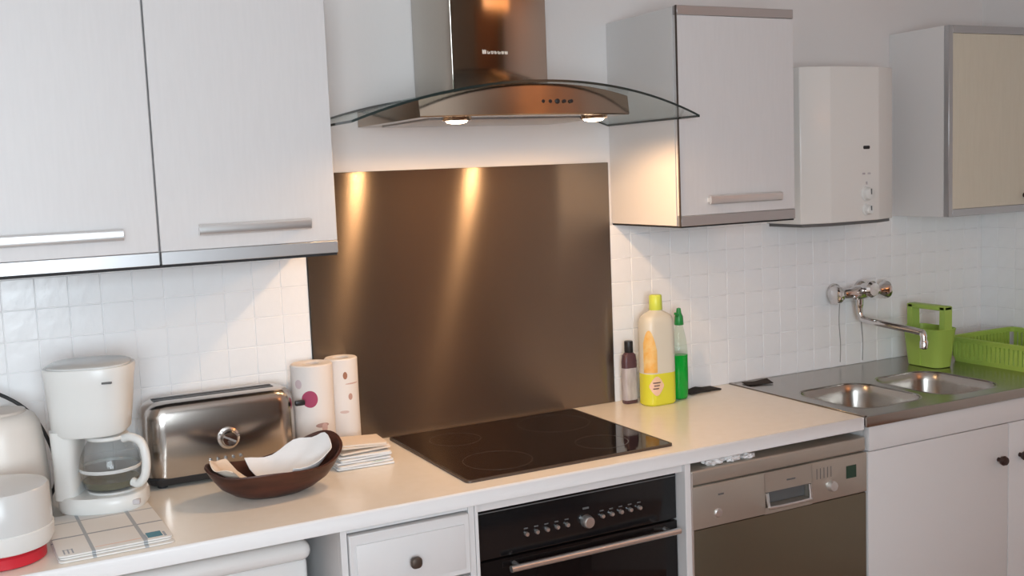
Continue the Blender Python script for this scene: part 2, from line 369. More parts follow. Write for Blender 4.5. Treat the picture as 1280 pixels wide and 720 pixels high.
# torn white packing scraps in the gap above the dishwasher
for i, (x, w, h) in enumerate(((.705, .065, .022), (.765, .05, .020), (.815, .045, .016))):
    bm = bmesh.new(); bmesh.ops.create_icosphere(bm, subdivisions=3, radius=1)
    for v in bm.verts:
        n = 1 + .25*math.sin(9*v.co.x+i) * math.cos(7*v.co.y+2*i) + random.uniform(-.12, .12)
        v.co = Vector((x + v.co.x*w/2*n, -.578 + v.co.y*.018*n, .8405 + h/2 + max(-1, min(1, v.co.z*n))*h/2))
    tag(obj('paper_scrap', bm, 'paper', smooth=True), ('largest crumpled white paper scrap', 'middle crumpled white paper scrap', 'smallest crumpled white paper scrap')[i] + ' stuck above the dishwasher lid', 'paper', 'scraps above the dishwasher')
# filler strip to the right of the worktop end is the sink unit's frame
sc = thing('sink_cabinet', 'white sink base cabinet with two doors and small dark round knobs', 'cabinet', (1.83, -.3, 0))
obj('carcass', [box(1.236, 1.254, -.578, -.01, 0, .862), box(2.418, 2.4375, -.578, -.01, 0, .862), box(1.254, 2.418, -.03, -.012, .1, .862), box(1.254, 2.418, -.57, -.03, .1, .118), box(1.254, 2.418, -.545, -.53, 0, .1)], 'base_white', sc)
obj('top_rail', box(1.236, 2.4375, -.604, -.578, .797, .868, .003, 2), 'base_white', sc)
for (a, b, kx) in ((1.236, 1.826, 1.780), (1.829, 2.4375, 1.878)):
    d = obj('door', box(a, b, -.600, -.578, .105, .794, .0025, 2), 'base_white', sc)
    obj('knob', lathe([(.007, 0), (.006, -.010), (.013, -.014), (.0155, -.022), (.012, -.030), (0, -.032)], (kx, -.600, .686), 18, axis='Y'), 'brown_knob', d)

# sink
sk = thing('sink', 'stainless steel double bowl inset sink with drainer beside the worktop', 'sink', (1.83, -.3, .868))
bowls = [(1.418, -.385, .285, .300), (1.742, -.390, .275, .320)]
obj('deck', plate_with_holes([(1.2165, -.606), (2.4330, -.606), (2.4330, -.0025), (1.2165, -.0025)], [rrect(cx, cy, w, d, .075, 6) for cx, cy, w, d in bowls], .894, .9), 'steel_sink', sk)
obj('front_edge', box(1.2165, 2.4330, -.615, -.6065, .871, .9005, .002, 2), 'steel_sink', sk)
obj('left_edge', box(1.2168, 1.229, -.604, -.004, .9, .9035, .001, 1), 'steel_sink', sk)
for cx, cy, w, d in bowls:
    L_ = []
    for k, (dz, ins, rad) in enumerate(((0, -.006, .079), (.0015, -.004, .078), (-.004, .0005, .075), (-.03, .006, .072), (-.12, .014, .068), (-.145, .03, .06), (-.152, .055, .05))):
        L_.append([(x, y, .9+dz) for x, y in rrect(cx, cy, w-2*ins, d-2*ins, rad, 6)])
    bw = obj('bowl', loft(L_, False, True), 'steel_sink', sk)
    obj('drain', lathe([(.036, 0), (.034, .003), (.022, .001), (0, .0005)], (cx, cy, .748), 20), 'chrome', bw)

# wall mixer tap
tp = thing('wall_tap', 'chrome wall mounted mixer tap with swivel spout over the sink', 'tap', (1.80, -.06, 1.06))
zt, yt = 1.165, -.065
tx = 1.745
tb = obj('body', lathe([(.012, -.078), (.016, -.072), (.018, -.045), (.024, -.03), (.026, 0), (.024, .03), (.018, .045), (.016, .072), (.012, .078)], (tx, yt, zt), 20, axis='X'), 'chrome', tp)
for x in (tx-.062, tx+.062): obj('wall_flange', lathe([(.014, yt+.012), (.016, -.02), (.030, -.010), (.032, -.0025), (.028, -.0022)], (x, 0, zt), 20, axis='Y'), 'chrome', tp)
obj('handle', lathe([(.013, 0), (.016, -.008), (.026, -.014), (.033, -.030), (.031, -.042), (.022, -.048), (0, -.049)], (tx-.076, yt, zt), 20, axis='X'), 'chrome', tp)
obj('handle', lathe([(.013, 0), (.014, .010), (.020, .020), (.032, .040), (.032, .046), (.026, .050), (0, .050)], (tx+.076, yt, zt), 20, axis='X'), 'chrome', tp)
obj('diverter', lathe([(.018, 0), (.019, -.02), (.027, -.028), (.029, -.042), (.022, -.052), (0, -.054)], (tx+.006, yt-.01, zt+.014), 20, axis='Y'), 'chrome', tp)
obj('spout', tube(curve([(1.742, yt, zt-.02), (1.742, yt, zt-.05), (1.744, yt-.002, 1.088), (1.747, yt-.022, 1.070), (1.758, yt-.10, 1.062), (1.796, -.275, 1.046), (1.798, -.292, 1.038), (1.798, -.296, 1.018)], 6), [.014]*6 + [.0115]*37, 12), 'chrome', tp)
obj('aerator', lathe([(.011, 0), (.014, -.006), (.014, -.026), (.010, -.030), (0, -.030)], (1.798, -.296, 1.02), 16), 'chrome', tp)

# splashback, cooktop
tag(obj('splashback', box(-.188, .769, -.006, .0075, .9005, 1.645, .0008, 1), 'brushed_steel', origin=(.29, 0, .9)), 'tall brushed steel splashback panel behind the black cooktop', 'splashback')
ck = thing('cooktop', 'black glass ceramic cooktop set into the worktop below the hood', 'cooktop', (.31, -.29, .9))
obj('frame', plate_with_holes(rrect(.304, -.287, .596, .520, .012, 4), [rrect(.304, -.287, .586, .510, .010, 4)], .9001, .9065), 'bronze', ck)
obj('glass', bevel(prism(rrect(.304, -.287, .5855, .5095, .010, 4), 'Z', .9001, .9065), .001, 1, 50), 'black_glass', ck)
for x, y, r in ((.15, -.42, .09), (.46, -.42, .072), (.15, -.16, .072), (.46, -.16, .105)):
    obj('cooking_zone', plate_with_holes([(x+r*math.cos(t*PI/24), y+r*math.sin(t*PI/24)) for t in range(48)], [[(x+(r-.003)*math.cos(t*PI/24), y+(r-.003)*math.sin(t*PI/24)) for t in range(48)]], .9065, .9067), 'zone_print', ck)

# white appliance under the worktop on the left
wm = thing('washing_machine', 'white appliance with rounded lid under the worktop left of the drawers', 'appliance', (-.68, -.28, 0))
obj('body', box(-.975, -.375, -.50, -.03, 0, .785, .012, 3), 'white_enamel', wm)
obj('lid', box(-.977, -.372, -.535, -.028, .787, .832, .022, 4), 'white_enamel', wm)
tag(obj('end_panel', box(-1.5, -1.48, -.59, -.01, 0, .863, .001, 1), 'base_white'), 'white end panel carrying the worktop beside the white appliance', 'panel')

# ------------------------------------------------------------------ wall cabinets
def bar_handle(x0, x1, z, y, parent):
    b = loft([[(x, y+dy, z+dz) for dy, dz in ((-.016, -.0125), (-.022, -.009), (-.024, 0), (-.022, .009), (-.016, .0125), (-.012, .0115), (-.017, 0), (-.012, -.0115))] for x in (x0, x0+.003, x1-.003, x1)])
    obj('handle', [b, box(x0+.004, x0+.014, y-.016, y, z-.006, z+.006), box(x1-.014, x1-.004, y-.016, y, z-.006, z+.006)], 'alu_bright', parent)
lc = thing('wall_cabinet', 'wide white two door wall cabinet with grey bottom strip above the toaster', 'cabinet', (-.617, -.15, 1.452))
obj('carcass', box(-1.030, -.203, -.296, .006, 1.453, 2.078), 'cabinet_shell', lc)
obj('underside_shadow', box(-1.028, -.205, -.315, .004, 1.4465, 1.4525), 'shadow_dark', lc)  # dark sheet that paints the shadow line below the doors
for a, b, h0, h1 in ((-1.030, -.6175, -.955, -.692), (-.6135, -.203, -.530, -.271)):
    d = obj('door', box(a, b, -.318, -.298, 1.482, 2.078, .0015, 1), 'cabinet_front', lc)
    obj('bottom_strip', box(a, b, -.319, -.298, 1.4525, 1.4815, .001, 1), 'alu', d)
    bar_handle(h0, h1, 1.526, -.318, d)
r1 = thing('wall_cabinet', 'narrow white wall cabinet with one door and bar handle right of the hood', 'cabinet', (.99, -.17, 1.455))
obj('carcass', box(.7845, 1.197, -.330, .006, 1.458, 2.062), 'cabinet_shell', r1)
obj('underside_shadow', box(.786, 1.196, -.349, .004, 1.4525, 1.457), 'shadow_dark', r1)  # painted shadow line under this cabinet too
d = obj('door', box(.7845, 1.199, -.352, -.333, 1.486, 2.038, .0015, 1), 'cabinet_front', r1)
obj('bottom_strip', box(.7845, 1.199, -.353, -.333, 1.457, 1.4855, .001, 1), 'alu', d)
obj('top_strip', box(.7845, 1.199, -.353, -.333, 2.0385, 2.064, .001, 1), 'alu', d)
obj('edge_strip', box(.7825, .7843, -.3535, -.346, 1.457, 2.064, .0004, 1), 'bronze', d)
bar_handle(.874, 1.134, 1.527, -.352, d)
r2 = thing('wall_cabinet', 'wall cabinet with cream door and grey frame in the corner over the dish rack', 'cabinet', (2.2, -.12, 1.416))
obj('carcass', box(1.963, 2.4345, -.230, .006, 1.4165, 2.054), 'cabinet_shell', r2)
d = obj('door', box(1.983, 2.415, -.249, -.232, 1.442, 2.028, .001, 1), 'cabinet_cream', r2)
obj('frame_strip', box(1.963, 1.9825, -.251, -.231, 1.4165, 2.054, .001, 1), 'alu', d)
obj('frame_strip', box(2.4155, 2.4345, -.251, -.231, 1.4165, 2.054, .001, 1), 'alu', d)
obj('frame_strip', box(1.983, 2.415, -.251, -.231, 1.4165, 1.4415, .001, 1), 'alu', d)
obj('frame_strip', box(1.983, 2.415, -.251, -.231, 2.0285, 2.054, .001, 1), 'alu', d)
obj('knob', lathe([(.008, 0), (.007, -.012), (.014, -.018), (.015, -.026), (0, -.030)], (2.345, -.249, 1.474), 16, axis='Y'), 'brown_knob', d)

# water heater
wh = thing('water_heater', 'white angular gas water heater hung between two wall cabinets', 'water heater', (1.59, -.1, 1.42))
pl = [(1.39, .006), (1.39, -.165), (1.487, -.2), (1.697, -.2), (1.795, -.165), (1.795, .006)]
obj('casing', bevel(prism(pl, 'Z', 1.422, 1.921), .004, 2, 10), 'boiler_enamel', wh)
obj('bottom_plate', prism([(1.40, 0), (1.40, -.16), (1.49, -.192), (1.695, -.192), (1.785, -.16), (1.785, 0)], 'Z', 1.412, 1.422), 'mark_grey', wh)
obj('flame_window', bevel(prism(rrect(1.641, 1.661, .028, .011, .004, 3), 'Y', -.202, -.1995), .0005, 1), 'black_plastic', wh)
for x in (1.628, 1.652): obj('symbol', box(x-.006, x+.006, -.2012, -.1995, 1.573, 1.579), 'grey_label', wh)
for z, r in ((1.510, .021), (1.458, .016)):
    k = obj('control_knob', lathe([(r+.004, 0), (r+.003, -.004), (r, -.006), (r*.9, -.018), (r*.7, -.021), (0, -.0215)], (1.641, -.1995, z), 22, axis='Y'), 'white_plastic', wh)
    obj('pointer', box(1.639, 1.643, -.2225, -.2205, z-.002, z+r*.8), 'mark_grey', k)
obj('symbol', box(1.638, 1.644, -.2012, -.1995, 1.540, 1.550), 'grey_label', wh)

# ------------------------------------------------------------------ extractor hood
hc = .290
ho = thing('extractor_hood', 'stainless steel extractor hood with curved glass canopy and two lit lamps', 'extractor hood', (hc, -.2, 1.76))
ch = obj('chimney', bevel(prism([(.150, .006), (.150, -.252), (.430, -.252), (.430, .006)], 'Z', 1.83, 2.5999), .0022, 2, 60), 'steel_hood', ho)
lx = .238                    # small raised maker's lettering, too blurred in the photograph to read
for bars in ((0, 3, 6, 9), (0, 5), (0, 4), (0, 2, 5), (0, 5), (0, 4), (0, 3, 6)):
    hgt = .011 if lx < .239 else .0075
    obj('letter', [box(lx+q*.001, lx+q*.001+.0016, -.2535, -.2515, 1.936, 1.936+hgt-(.0015 if q % 2 else 0)) for q in bars] + [box(lx, lx+bars[-1]*.001, -.2533, -.2515, 1.936, 1.9375)], 'mark_light', ch)
    lx += bars[-1]*.001 + .0055
HW, RISE = .488, .088; RR = (HW*HW+RISE*RISE)/(2*RISE)
def gz(x): return 1.757 + math.sqrt(RR*RR-(x-hc)**2) - (RR-RISE)
# canopy: curved sheet, front edge slightly bowed
NX, NY = 48, 6; bm = bmesh.new(); top = []; bot = []
for i in range(NX+1):
    x = hc - HW + 2*HW*i/NX; yf = -.455 - .045*(1-((x-hc)/HW)**2)
    top.append([bm.verts.new((x, .004 + (yf-.004)*j/NY, gz(x)+.003)) for j in range(NY+1)]); bot.append([bm.verts.new((x, .004 + (yf-.004)*j/NY, gz(x)-.003)) for j in range(NY+1)])
for i in range(NX):
    for j in range(NY):
        bm.faces.new((top[i][j], top[i+1][j], top[i+1][j+1], top[i][j+1])); bm.faces.new((bot[i][j+1], bot[i+1][j+1], bot[i+1][j], bot[i][j]))
    f = bm.faces.new((top[i][NY], top[i+1][NY], bot[i+1][NY], bot[i][NY])); f.material_index = 1
    f = bm.faces.new((bot[i][0], bot[i+1][0], top[i+1][0], top[i][0])); f.material_index = 1
for i in (0, NX):
    for j in range(NY):
        q = (top[i][j], top[i][j+1], bot[i][j+1], bot[i][j]); f = bm.faces.new(q if i == 0 else q[::-1]); f.material_index = 1
bmesh.ops.recalc_face_normals(bm, faces=bm.faces)
obj('glass_canopy', bm, ['canopy_glass', 'glass_edge'], ho)
# steel body below the glass: convex front
bx0, bx1 = -.022, .566; n = 30; loops = []
secs = []
for i in range(n+1):
    t = i/n; x = bx0 + (bx1-bx0)*t; s_ = 1-(2*t-1)**2
    yf = -.436 - .048*s_; zt_ = gz(x) - .0038; zb = 1.7645
    secs.append([(x, .004, zb), (x, yf+.003, zb), (x, yf, zb+.003), (x, yf+.0035, zb+(zt_-zb)*.5), (x, yf+.007, zt_-.001), (x, yf+.009, zt_), (x, .004, zt_)])
bd = obj('body', loft(secs), 'steel_body', ho)
for i in range(5):
    x = .286 + i*.020; r = .0062 if i == 2 else .0045
    obj('button', lathe([(r, .004), (r, -.001), (r*.8, -.002), (0, -.0022)], (x, -.4805, 1.797), 14, axis='Y'), 'black_plastic', bd)
obj('filter_panel', box(.03, .545, -.365, -.04, 1.7605, 1.7645, .001, 1), 'alu', ho)
for x in (.098, .492):
    lp = obj('lamp_ring', lathe([(.036, 0), (.038, -.004), (.034, -.007), (.028, -.0065)], (x, -.378, 1.7645), 24), 'chrome', ho)
    obj('lamp_lens', lathe([(.028, -.006), (.024, -.011), (.012, -.0135), (0, -.014)], (x, -.378, 1.7645), 20), 'lens_glow', lp)
    sp = light('hood_lamp_light', 'SPOT', (x, -.378, 1.742), 8.5, (1, .60, .29), ho, spot_size=math.radians(172), spot_blend=.35, shadow_soft_size=.02)

# unseen drum lamp, added and sized for its orange reflection in the hood
cl = thing('added_lamp', 'unseen warm orange drum lamp added for its reflection in the hood', 'lamp', (1.62, -3.05, 2.062))
obj('ceiling_rose', lathe([(.05, 2.575), (.055, 2.5999)], (1.62, -3.05, 0), 24), 'bronze', cl)
obj('cord', tube([(1.62, -3.05, 2.25), (1.62, -3.05, 2.58)], .005, 8), 'black_plastic', cl)
obj('shade', lathe([(0, 2.065), (.36, 2.062), (.38, 2.07), (.38, 2.24), (.36, 2.252), (0, 2.255)], (1.62, -3.05, 0), 36), 'lamp_glow', cl)

# ------------------------------------------------------------------ things on the worktop
# towel
printed('towel_print', (.76, .745, .72), [], .9, stripes=[(1, -.02, .0035, (.33, .35, .38)), (1, .085, .003, (.45, .46, .48)), (0, -.045, .0035, (.40, .43, .46)), (0, .055, .004, (.40, .43, .46)),
    (1, -.108, .018, (.10, .26, .34), (0, .062, .092)), (1, -.115, .016, (.35, .40, .46), (0, .056, .061)), (1, -.115, .016, (.35, .40, .46), (0, .094, .099)), (1, -.118, .002, (.78, .55, .45), (0, -.04, .05)),
    (0, -.098, .0015, (.35, .38, .42), (1, -.13, -.10)), (0, -.090, .0015, (.35, .38, .42), (1, -.13, -.10)), (0, -.082, .0015, (.35, .38, .42), (1, -.13, -.10)), (1, -.104, .0015, (.35, .38, .42), (0, -.10, -.08))])
tw = thing('kitchen_towel', 'folded white kitchen towel with grey checks and a teal mark under the coffee maker', 'towel', (-.785, -.43, .9), .03)
for k, (w, d, z0, z1, oy) in enumerate(((.225, .30, .0002, .0042, 0), (.220, .290, .0044, .0082, .003), (.222, .284, .0084, .0125, .004))):
    L_ = []
    for zz, ins in ((z0, .002), (z0+.0007, 0), (z1-.0007, 0), (z1, .003)):
        L_.append([(x*(1+.012*math.sin(17*y+k)), y*(1+.01*math.sin(23*x+2*k))+oy, zz) for x, y in rrect(0, 0, w-2*ins, d-2*ins, .012, 5)])
    obj('towel_fold', loft(L_), 'towel_print', tw, local=True)

# coffee maker
ZM = .9127
cm = thing('coffee_maker', 'white drip coffee maker with glass jug standing on the checked towel', 'coffee maker', (-.770, -.250, ZM), math.radians(-20)); cm.scale = (.94, .94, .97)
def ell(cx, cy, a, b, z, n=36, p=2.6):
    o = []
    for i in range(n):
        t = 2*PI*i/n; c, s = math.cos(t), math.sin(t)
        o.append((cx + a*math.copysign(abs(c)**(2/p), c), cy + b*math.copysign(abs(s)**(2/p), s), z))
    return o
obj('base', bevel(loft([ell(.005, 0, .098, .083, 0), ell(.005, 0, .102, .087, .006), ell(.005, 0, .102, .087, .026), ell(.007, 0, .096, .082, .036), ell(.012, 0, .07, .066, .037)]), .0008, 1, 60), 'white_plastic', cm, local=True)
obj('hot_plate', lathe([(.060, .037), (.060, .041), (.056, .042), (0, .042)], (.028, 0, 0), 28), 'grey_plastic', cm, local=True)
obj('column', loft([ell(-.072, 0, .030, .058, .03, p=3.2), ell(-.072, 0, .028, .056, .10, p=3.2), ell(-.068, 0, .034, .066, .19, p=3.2)]), 'white_plastic', cm, local=True)
hs = obj('reservoir', loft([ell(-.012, 0, .080, .074, .176), ell(-.012, 0, .088, .079, .184), ell(-.010, 0, .093, .083, .23), ell(-.008, 0, .099, .088, .30), ell(-.007, 0, .103, .091, .328), ell(-.007, 0, .101, .089, .334)]), 'white_plastic', cm, local=True)
obj('lid', loft([ell(-.007, 0, .094, .083, .334), ell(-.007, 0, .094, .083, .338), ell(-.007, 0, .086, .075, .342), ell(-.007, 0, .03, .03, .343)]), 'grey_plastic', cm, local=True)
obj('badge', box(.040, .062, -.0875, -.080, .300, .304), 'mark_grey', hs, local=True)
obj('switch', box(.080, .100, -.066, -.052, .012, .024, .002, 1), 'grey_label', cm, local=True)
jc = (.024, -.004, .0425)
jug = obj('jug', lathe([(.052, 0), (.060, .004), (.067, .022), (.070, .05), (.066, .078), (.055, .102), (.046, .114), (.048, .119)], jc, 32, cap1=False), 'carafe_glass', cm, local=True)
obj('water', lathe([(.0475, .002), (.057, .006), (.0625, .016), (.064, .022), (0, .0222)], jc, 32), 'coffee', jug, local=True)
obj('band', lathe([(.0706, .046), (.0712, .047), (.0712, .053), (.0704, .054)], jc, 32, cap0=False, cap1=False), 'grey_plastic', jug, local=True)
obj('jug_lid', lathe([(.048, .1175), (.050, .120), (.048, .126), (.030, .130), (0, .1305)], jc, 28), 'white_plastic', jug, local=True)
ha = math.radians(-28)
def hp(r, z): return (jc[0]+r*math.cos(ha), jc[1]+r*math.sin(ha), jc[2]+z)
obj('jug_handle', tube(curve([hp(.046, .118), hp(.070, .122), hp(.098, .110), hp(.108, .075), hp(.102, .035), hp(.082, .014), hp(.064, .016)]), .0105, 10), 'white_plastic', jug, local=True)

# toaster
TX0, TX1, TY0, TY1 = -.660, -.284, -.172, -.035
tcx, tcy = (TX0+TX1)/2, (TY0+TY1)/2; tw_, td_ = TX1-TX0, TY1-TY0
ts = thing('toaster', 'long slot stainless steel toaster with a round front dial', 'toaster', (tcx, tcy, .9))
obj('base', loft([[(x, y, z) for x, y in rrect(tcx, tcy, tw_-i, td_-i, .035, 6)] for z, i in ((.906, .03), (.909, .016), (.924, .006), (.928, .010))]), 'black_plastic', ts)
for sx in (-1, 1):
    for sy in (-1, 1): obj('foot', lathe([(.012, .9002), (.013, .907)], (tcx+sx*.15, tcy+sy*.038, 0), 14), 'black_plastic', ts)
LL = []
for z, i in ((.926, .006), (.930, 0), (1.045, 0), (1.076, .003), (1.094, .010), (1.103, .022), (1.108, .040), (1.1095, .062)):
    LL.append([(x, y, z) for x, y in rrect(tcx, tcy, tw_-i*1.5, td_-i, max(.05-i*.3, .02), 8)])
sh = obj('shell', loft(LL), 'steel_toaster', ts)
obj('slot', box(tcx-.155, tcx+.140, tcy-.019, tcy-.003, 1.098, 1.1105), 'black_plastic', sh)
obj('slot', box(tcx-.155, tcx+.140, tcy+.006, tcy+.020, 1.098, 1.1105), 'black_plastic', sh)
dk = obj('dial', lathe([(.026, .004), (.027, -.004), (.022, -.006), (.019, -.018), (.017, -.020), (0, -.0205)], (-.463, TY0, 1.006), 28, axis='Y'), 'chrome', ts)
obj('pointer', prism([(-.463-.016, 1.0125), (-.463-.014, 1.0165), (-.463+.014, 1.001), (-.463+.012, .997)], 'Y', TY0-.0225, TY0-.0195), 'alu_bright', dk)
for i in range(5): obj('button', lathe([(.0042, .002), (.0042, -.003), (0, -.0036)], (-.510+i*.0185, TY0, .957), 12, axis='Y'), 'alu_bright', ts)
obj('lever', box(TX1-.004, TX1+.022, TY0+.008, TY0+.022, 1.058, 1.072, .004, 2), 'black_plastic', ts)

# wooden bowl with paper in it
bcx, bcy = -.405, -.352
bo = thing('wooden_bowl', 'dark brown wooden bowl with wavy rim lined with white paper', 'bowl', (bcx, bcy, .9))
NB = 64
def rim(t):
    c, s = math.cos(t), math.sin(t)
    a = .172 if c > 0 else .155; b = .085
    p = (bcx + a*c, bcy + b*s)
    h = .068 + .030*max(0, c)**3 + .022*max(0, -c)**4 + .036*max(0, math.cos(t-.80))**5 + .006*math.sin(3*t+.6) - .004*max(0, math.sin(-t))
    return p, h
LL = []
for lev in [(0.0, .36, 0), (.0, .42, .0), (.14, .60, .0), (.38, .79, .0), (.70, .92, .0), (.95, 1.0, 0), (1.0, .985, 0), (.98, .955, 0), (.70, .87, 0), (.42, .73, 0), (.24, .52, 0), (.18, .30, 0)]:
    L_ = []
    for i in range(NB):
        t = 2*PI*i/NB; p, h = rim(t)
        L_.append((bcx + (p[0]-bcx)*lev[1], bcy + (p[1]-bcy)*lev[1], .9002 + h*lev[0]))
    LL.append(L_)
obj('bowl', loft(LL), 'dark_wood', bo)
def sheet(cx, cy, w, d, rz, zf, n=18, m=14, th=.0012):
    bm = bmesh.new(); G = []
    for k in (0, 1):
        g = [[None]*(m+1) for _ in range(n+1)]
        for i in range(n+1):
            for j in range(m+1):
                u, v = i/n*2-1, j/m*2-1; x = cx + u*w/2*math.cos(rz) - v*d/2*math.sin(rz); y = cy + u*w/2*math.sin(rz) + v*d/2*math.cos(rz)
                g[i][j] = bm.verts.new((x, y, zf(x, y, u, v) - k*th))
        G.append(g)
    for i in range(n):
        for j in range(m):
            bm.faces.new((G[0][i][j], G[0][i+1][j], G[0][i+1][j+1], G[0][i][j+1])); bm.faces.new((G[1][i][j+1], G[1][i+1][j+1], G[1][i+1][j], G[1][i][j]))
    for i in range(n):
        for j in (0, m): bm.faces.new((G[0][i][j], G[0][i+1][j], G[1][i+1][j], G[1][i][j]))
    for j in range(m):
        for i in (0, n): bm.faces.new((G[0][i][j], G[0][i][j+1], G[1][i][j+1], G[1][i][j]))
    bmesh.ops.recalc_face_normals(bm, faces=bm.faces); return bm
# lining paper follows the inside of the bowl, clear of the wood, and stands up at both ends
def lining(t0, t1, lv, up):
    n = 26; LL_ = []
    for k in (0, 1):
        for f in (lv if k == 0 else lv[::-1]):
            row = []
            for i in range(n+1):
                t = t0 + (t1-t0)*i/n; p, h = rim(t)
                r = .30 + .575*f + (.012 if f > 1 else 0) - k*.010; wob = .004*math.sin(9*t+5*f) * f
                hh = h*(.26 + .56*f**1.5) + .007 + wob*.6 + up*max(0, f-.8) * (1+.5*math.sin(7*t))
                row.append((bcx + (p[0]-bcx)*(r-.03) , bcy + (p[1]-bcy)*(r-.03), .9002 + hh + k*.0012))
            LL_.append(row)
    bm = bmesh.new(); R = [[bm.verts.new(p) for p in l] for l in LL_]
    for a, b in zip(R, R[1:] + R[:1]):
        for i in range(n): bm.faces.new((a[i], a[i+1], b[i+1], b[i]))
    bmesh.ops.recalc_face_normals(bm, faces=bm.faces); return bm
tag(obj('paper_napkin', lining(-1.35, 1.95, (0, .25, .5, .75, 1.0), .05), 'paper'), 'large crumpled white paper napkin inside the raised end of the wooden bowl', 'napkin')
tag(obj('paper_napkin', lining(2.3, 3.9, (0, .25, .5, .75, 1.0, 1.1), .02), 'paper_peach'), 'small piece of pale paper at the low end of the wooden bowl', 'napkin')

# paper towel rolls
def roll(x, y, r, h, marks, label, name):
    printed(name, (.80, .745, .71), marks, .85)
    o = thing('paper_towel_roll', label, 'paper towel', (x, y, .9), 0, None)
    L_ = [(.019, .004), (.019, .0003), (r-.002, .0003), (r, .002), (r*1.0, h*.25), (r*.992, h*.5), (r, h*.8), (r, h-.003), (r-.003, h), (.024, h), (.021, h-.002), (.019, h-.02), (.019, .004)]
    obj('sheets', lathe(L_, (0, 0, 0), 36, cap0=False, cap1=False), name, o, local=True)
    obj('core', lathe([(.0185, .001), (.0185, h-.012), (.0175, h-.012), (.0175, .001)], (0, 0, 0), 24, cap0=False, cap1=False), 'beige_plastic', o, local=True)
roll(-.220, -.088, .0545, .252, [((-.022, -.05, .166), (.019, .05, .022), (.42, .07, .14)), ((.006, -.054, .095), (.018, .05, .006), (.45, .30, .28)), ((.012, -.054, .088), (.008, .05, .012), (.60, .42, .40)), ((-.045, -.03, .205), (.006, .03, .012), (.62, .50, .52))],
     'white paper towel roll with a large purple spot beside the toaster', 'roll_print_a')
roll(-.127, -.051, .044, .252, [((-.004, -.045, .208), (.006, .03, .010), (.35, .16, .10)), ((.008, -.045, .15), (.006, .03, .009), (.50, .30, .25)), ((.015, -.04, .185), (.02, .03, .002), (.62, .42, .36)), ((-.01, -.045, .11), (.012, .03, .004), (.66, .50, .46))],
     'slimmer white paper towel roll with small brown marks against the splashback', 'roll_print_b')

# stack of napkins
ns = thing('napkin_stack', 'loose stack of white paper napkins between the wooden bowl and the cooktop', 'napkins', (-.143, -.20, .9))
printed('napkin_print', (.80, .79, .78), [((.075, -.062, .018), (.006, .03, .006), (.12, .14, .12)), ((.03, -.062, .012), (.02, .03, .0012), (.5, .62, .55))], .85)
for k in range(8):
    w, d = .150 - .003*k, .128 - .004*k; z = .9006 + .0068*k; a = math.radians((-3, 2, -1, 4, -4, 3, 6, -2)[k])
    up = 0.0 if k < 5 else .005*(k-4)
    L_ = []
    ca, sa = math.cos(a), math.sin(a)
    for zz, ins in ((z, .003), (z+.0008, 0), (z+.0052, 0), (z+.006, .004)):
        pts = []
        for x, y in rrect(0, 0, w-2*ins, d-2*ins, .006, 4):
            pts.append((-.143 + (x*ca-y*sa) + .003*math.sin(60*y+k), -.205 + (x*sa+y*ca) + .003*math.sin(50*x+2*k), zz + up*(.5+.5*math.sin(22*x+1.5*k))*(1 if ins < .004 else 1)))
        L_.append(pts)
    obj('napkin', loft(L_), 'napkin_print' if k < 5 else 'paper_peach', ns)

# bottles
db = thing('shampoo_bottle', 'small flat grey bottle with black cap beside the steel splashback', 'bottle', (.797, -.048, .9))
obj('body', bevel(loft([[(x, y, z) for x, y in rrect(.797, -.048, w, d, .010, 4)] for z, w, d in ((.9003, .042, .026), (.904, .047, .030), (1.03, .047, .030), (1.052, .042, .027), (1.060, .026, .022))]), .0008, 1, 50), 'plum_plastic', db)
obj('label', loft([[(x, y, z) for x, y in rrect(.797, -.048, .0478, .0308, .010, 4)] for z in (.912, 1.012)], False, False), 'grey_label', db)
obj('cap', lathe([(.0125, 1.060), (.0135, 1.062), (.0135, 1.092), (.0125, 1.095), (0, 1.0955)], (.797, -.048, 0), 20), 'black_plastic', db)
yb = thing('detergent_bottle', 'large yellow detergent bottle with lime cap and orange label', 'bottle', (.862, -.105, .9))
def ysec(z, w, d): return [(x, y, z) for x, y in rrect(.862, -.105, w, d, min(w, d)*.42, 6)]
obj('liquid', loft([ysec(.9003, .100, .062), ysec(.906, .112, .072), ysec(1.000, .112, .072)]), 'yellow_liquid', yb)
bb = obj('body', loft([ysec(1.000, .112, .072), ysec(1.12, .112, .072), ysec(1.152, .110, .071), ysec(1.170, .100, .066), ysec(1.180, .076, .054), ysec(1.188, .044, .040), ysec(1.192, .036, .036)], False), 'clear_plastic_yellow', yb)
obj('cap', lathe([(.0195, 1.192), (.0205, 1.194), (.0195, 1.234), (.017, 1.238), (0, 1.2385)], (.862, -.105, 0), 22), 'lime_cap', yb)
def wrap(u0, u1, zf0, zf1, out=.0007, n=14):     # a label patch laid round the bottle's front left corner; u = distance along the wall from the left side
    w, d, r = .112+2*out, .072+2*out, .0302
    cols = []
    for i in range(n+1):
        f = i/n; u = u0 + (u1-u0)*f; arc = r*PI/2
        if u < arc: a = PI + u/r; p = (.862-w/2+r+r*math.cos(a), -.105-d/2+r+r*math.sin(a))
        else: p = (.862-w/2+r+(u-arc), -.105-d/2)
        cols.append([(p[0], p[1], zf0(f)), (p[0], p[1], (zf0(f)+zf1(f))/2), (p[0], p[1], zf1(f))])
    return loft(cols, False, False, closed=False)
obj('label', wrap(.004, .050, lambda f: 1.004, lambda f: 1.06+.075*math.sin(PI*min(1, f*.8+.15))), 'orange_label', bb)
lb = obj('label', wrap(.022, .072, lambda f: .960-.027*math.sin(PI*f), lambda f: .966+.027*math.sin(PI*f), .0009), 'peach_label', yb)
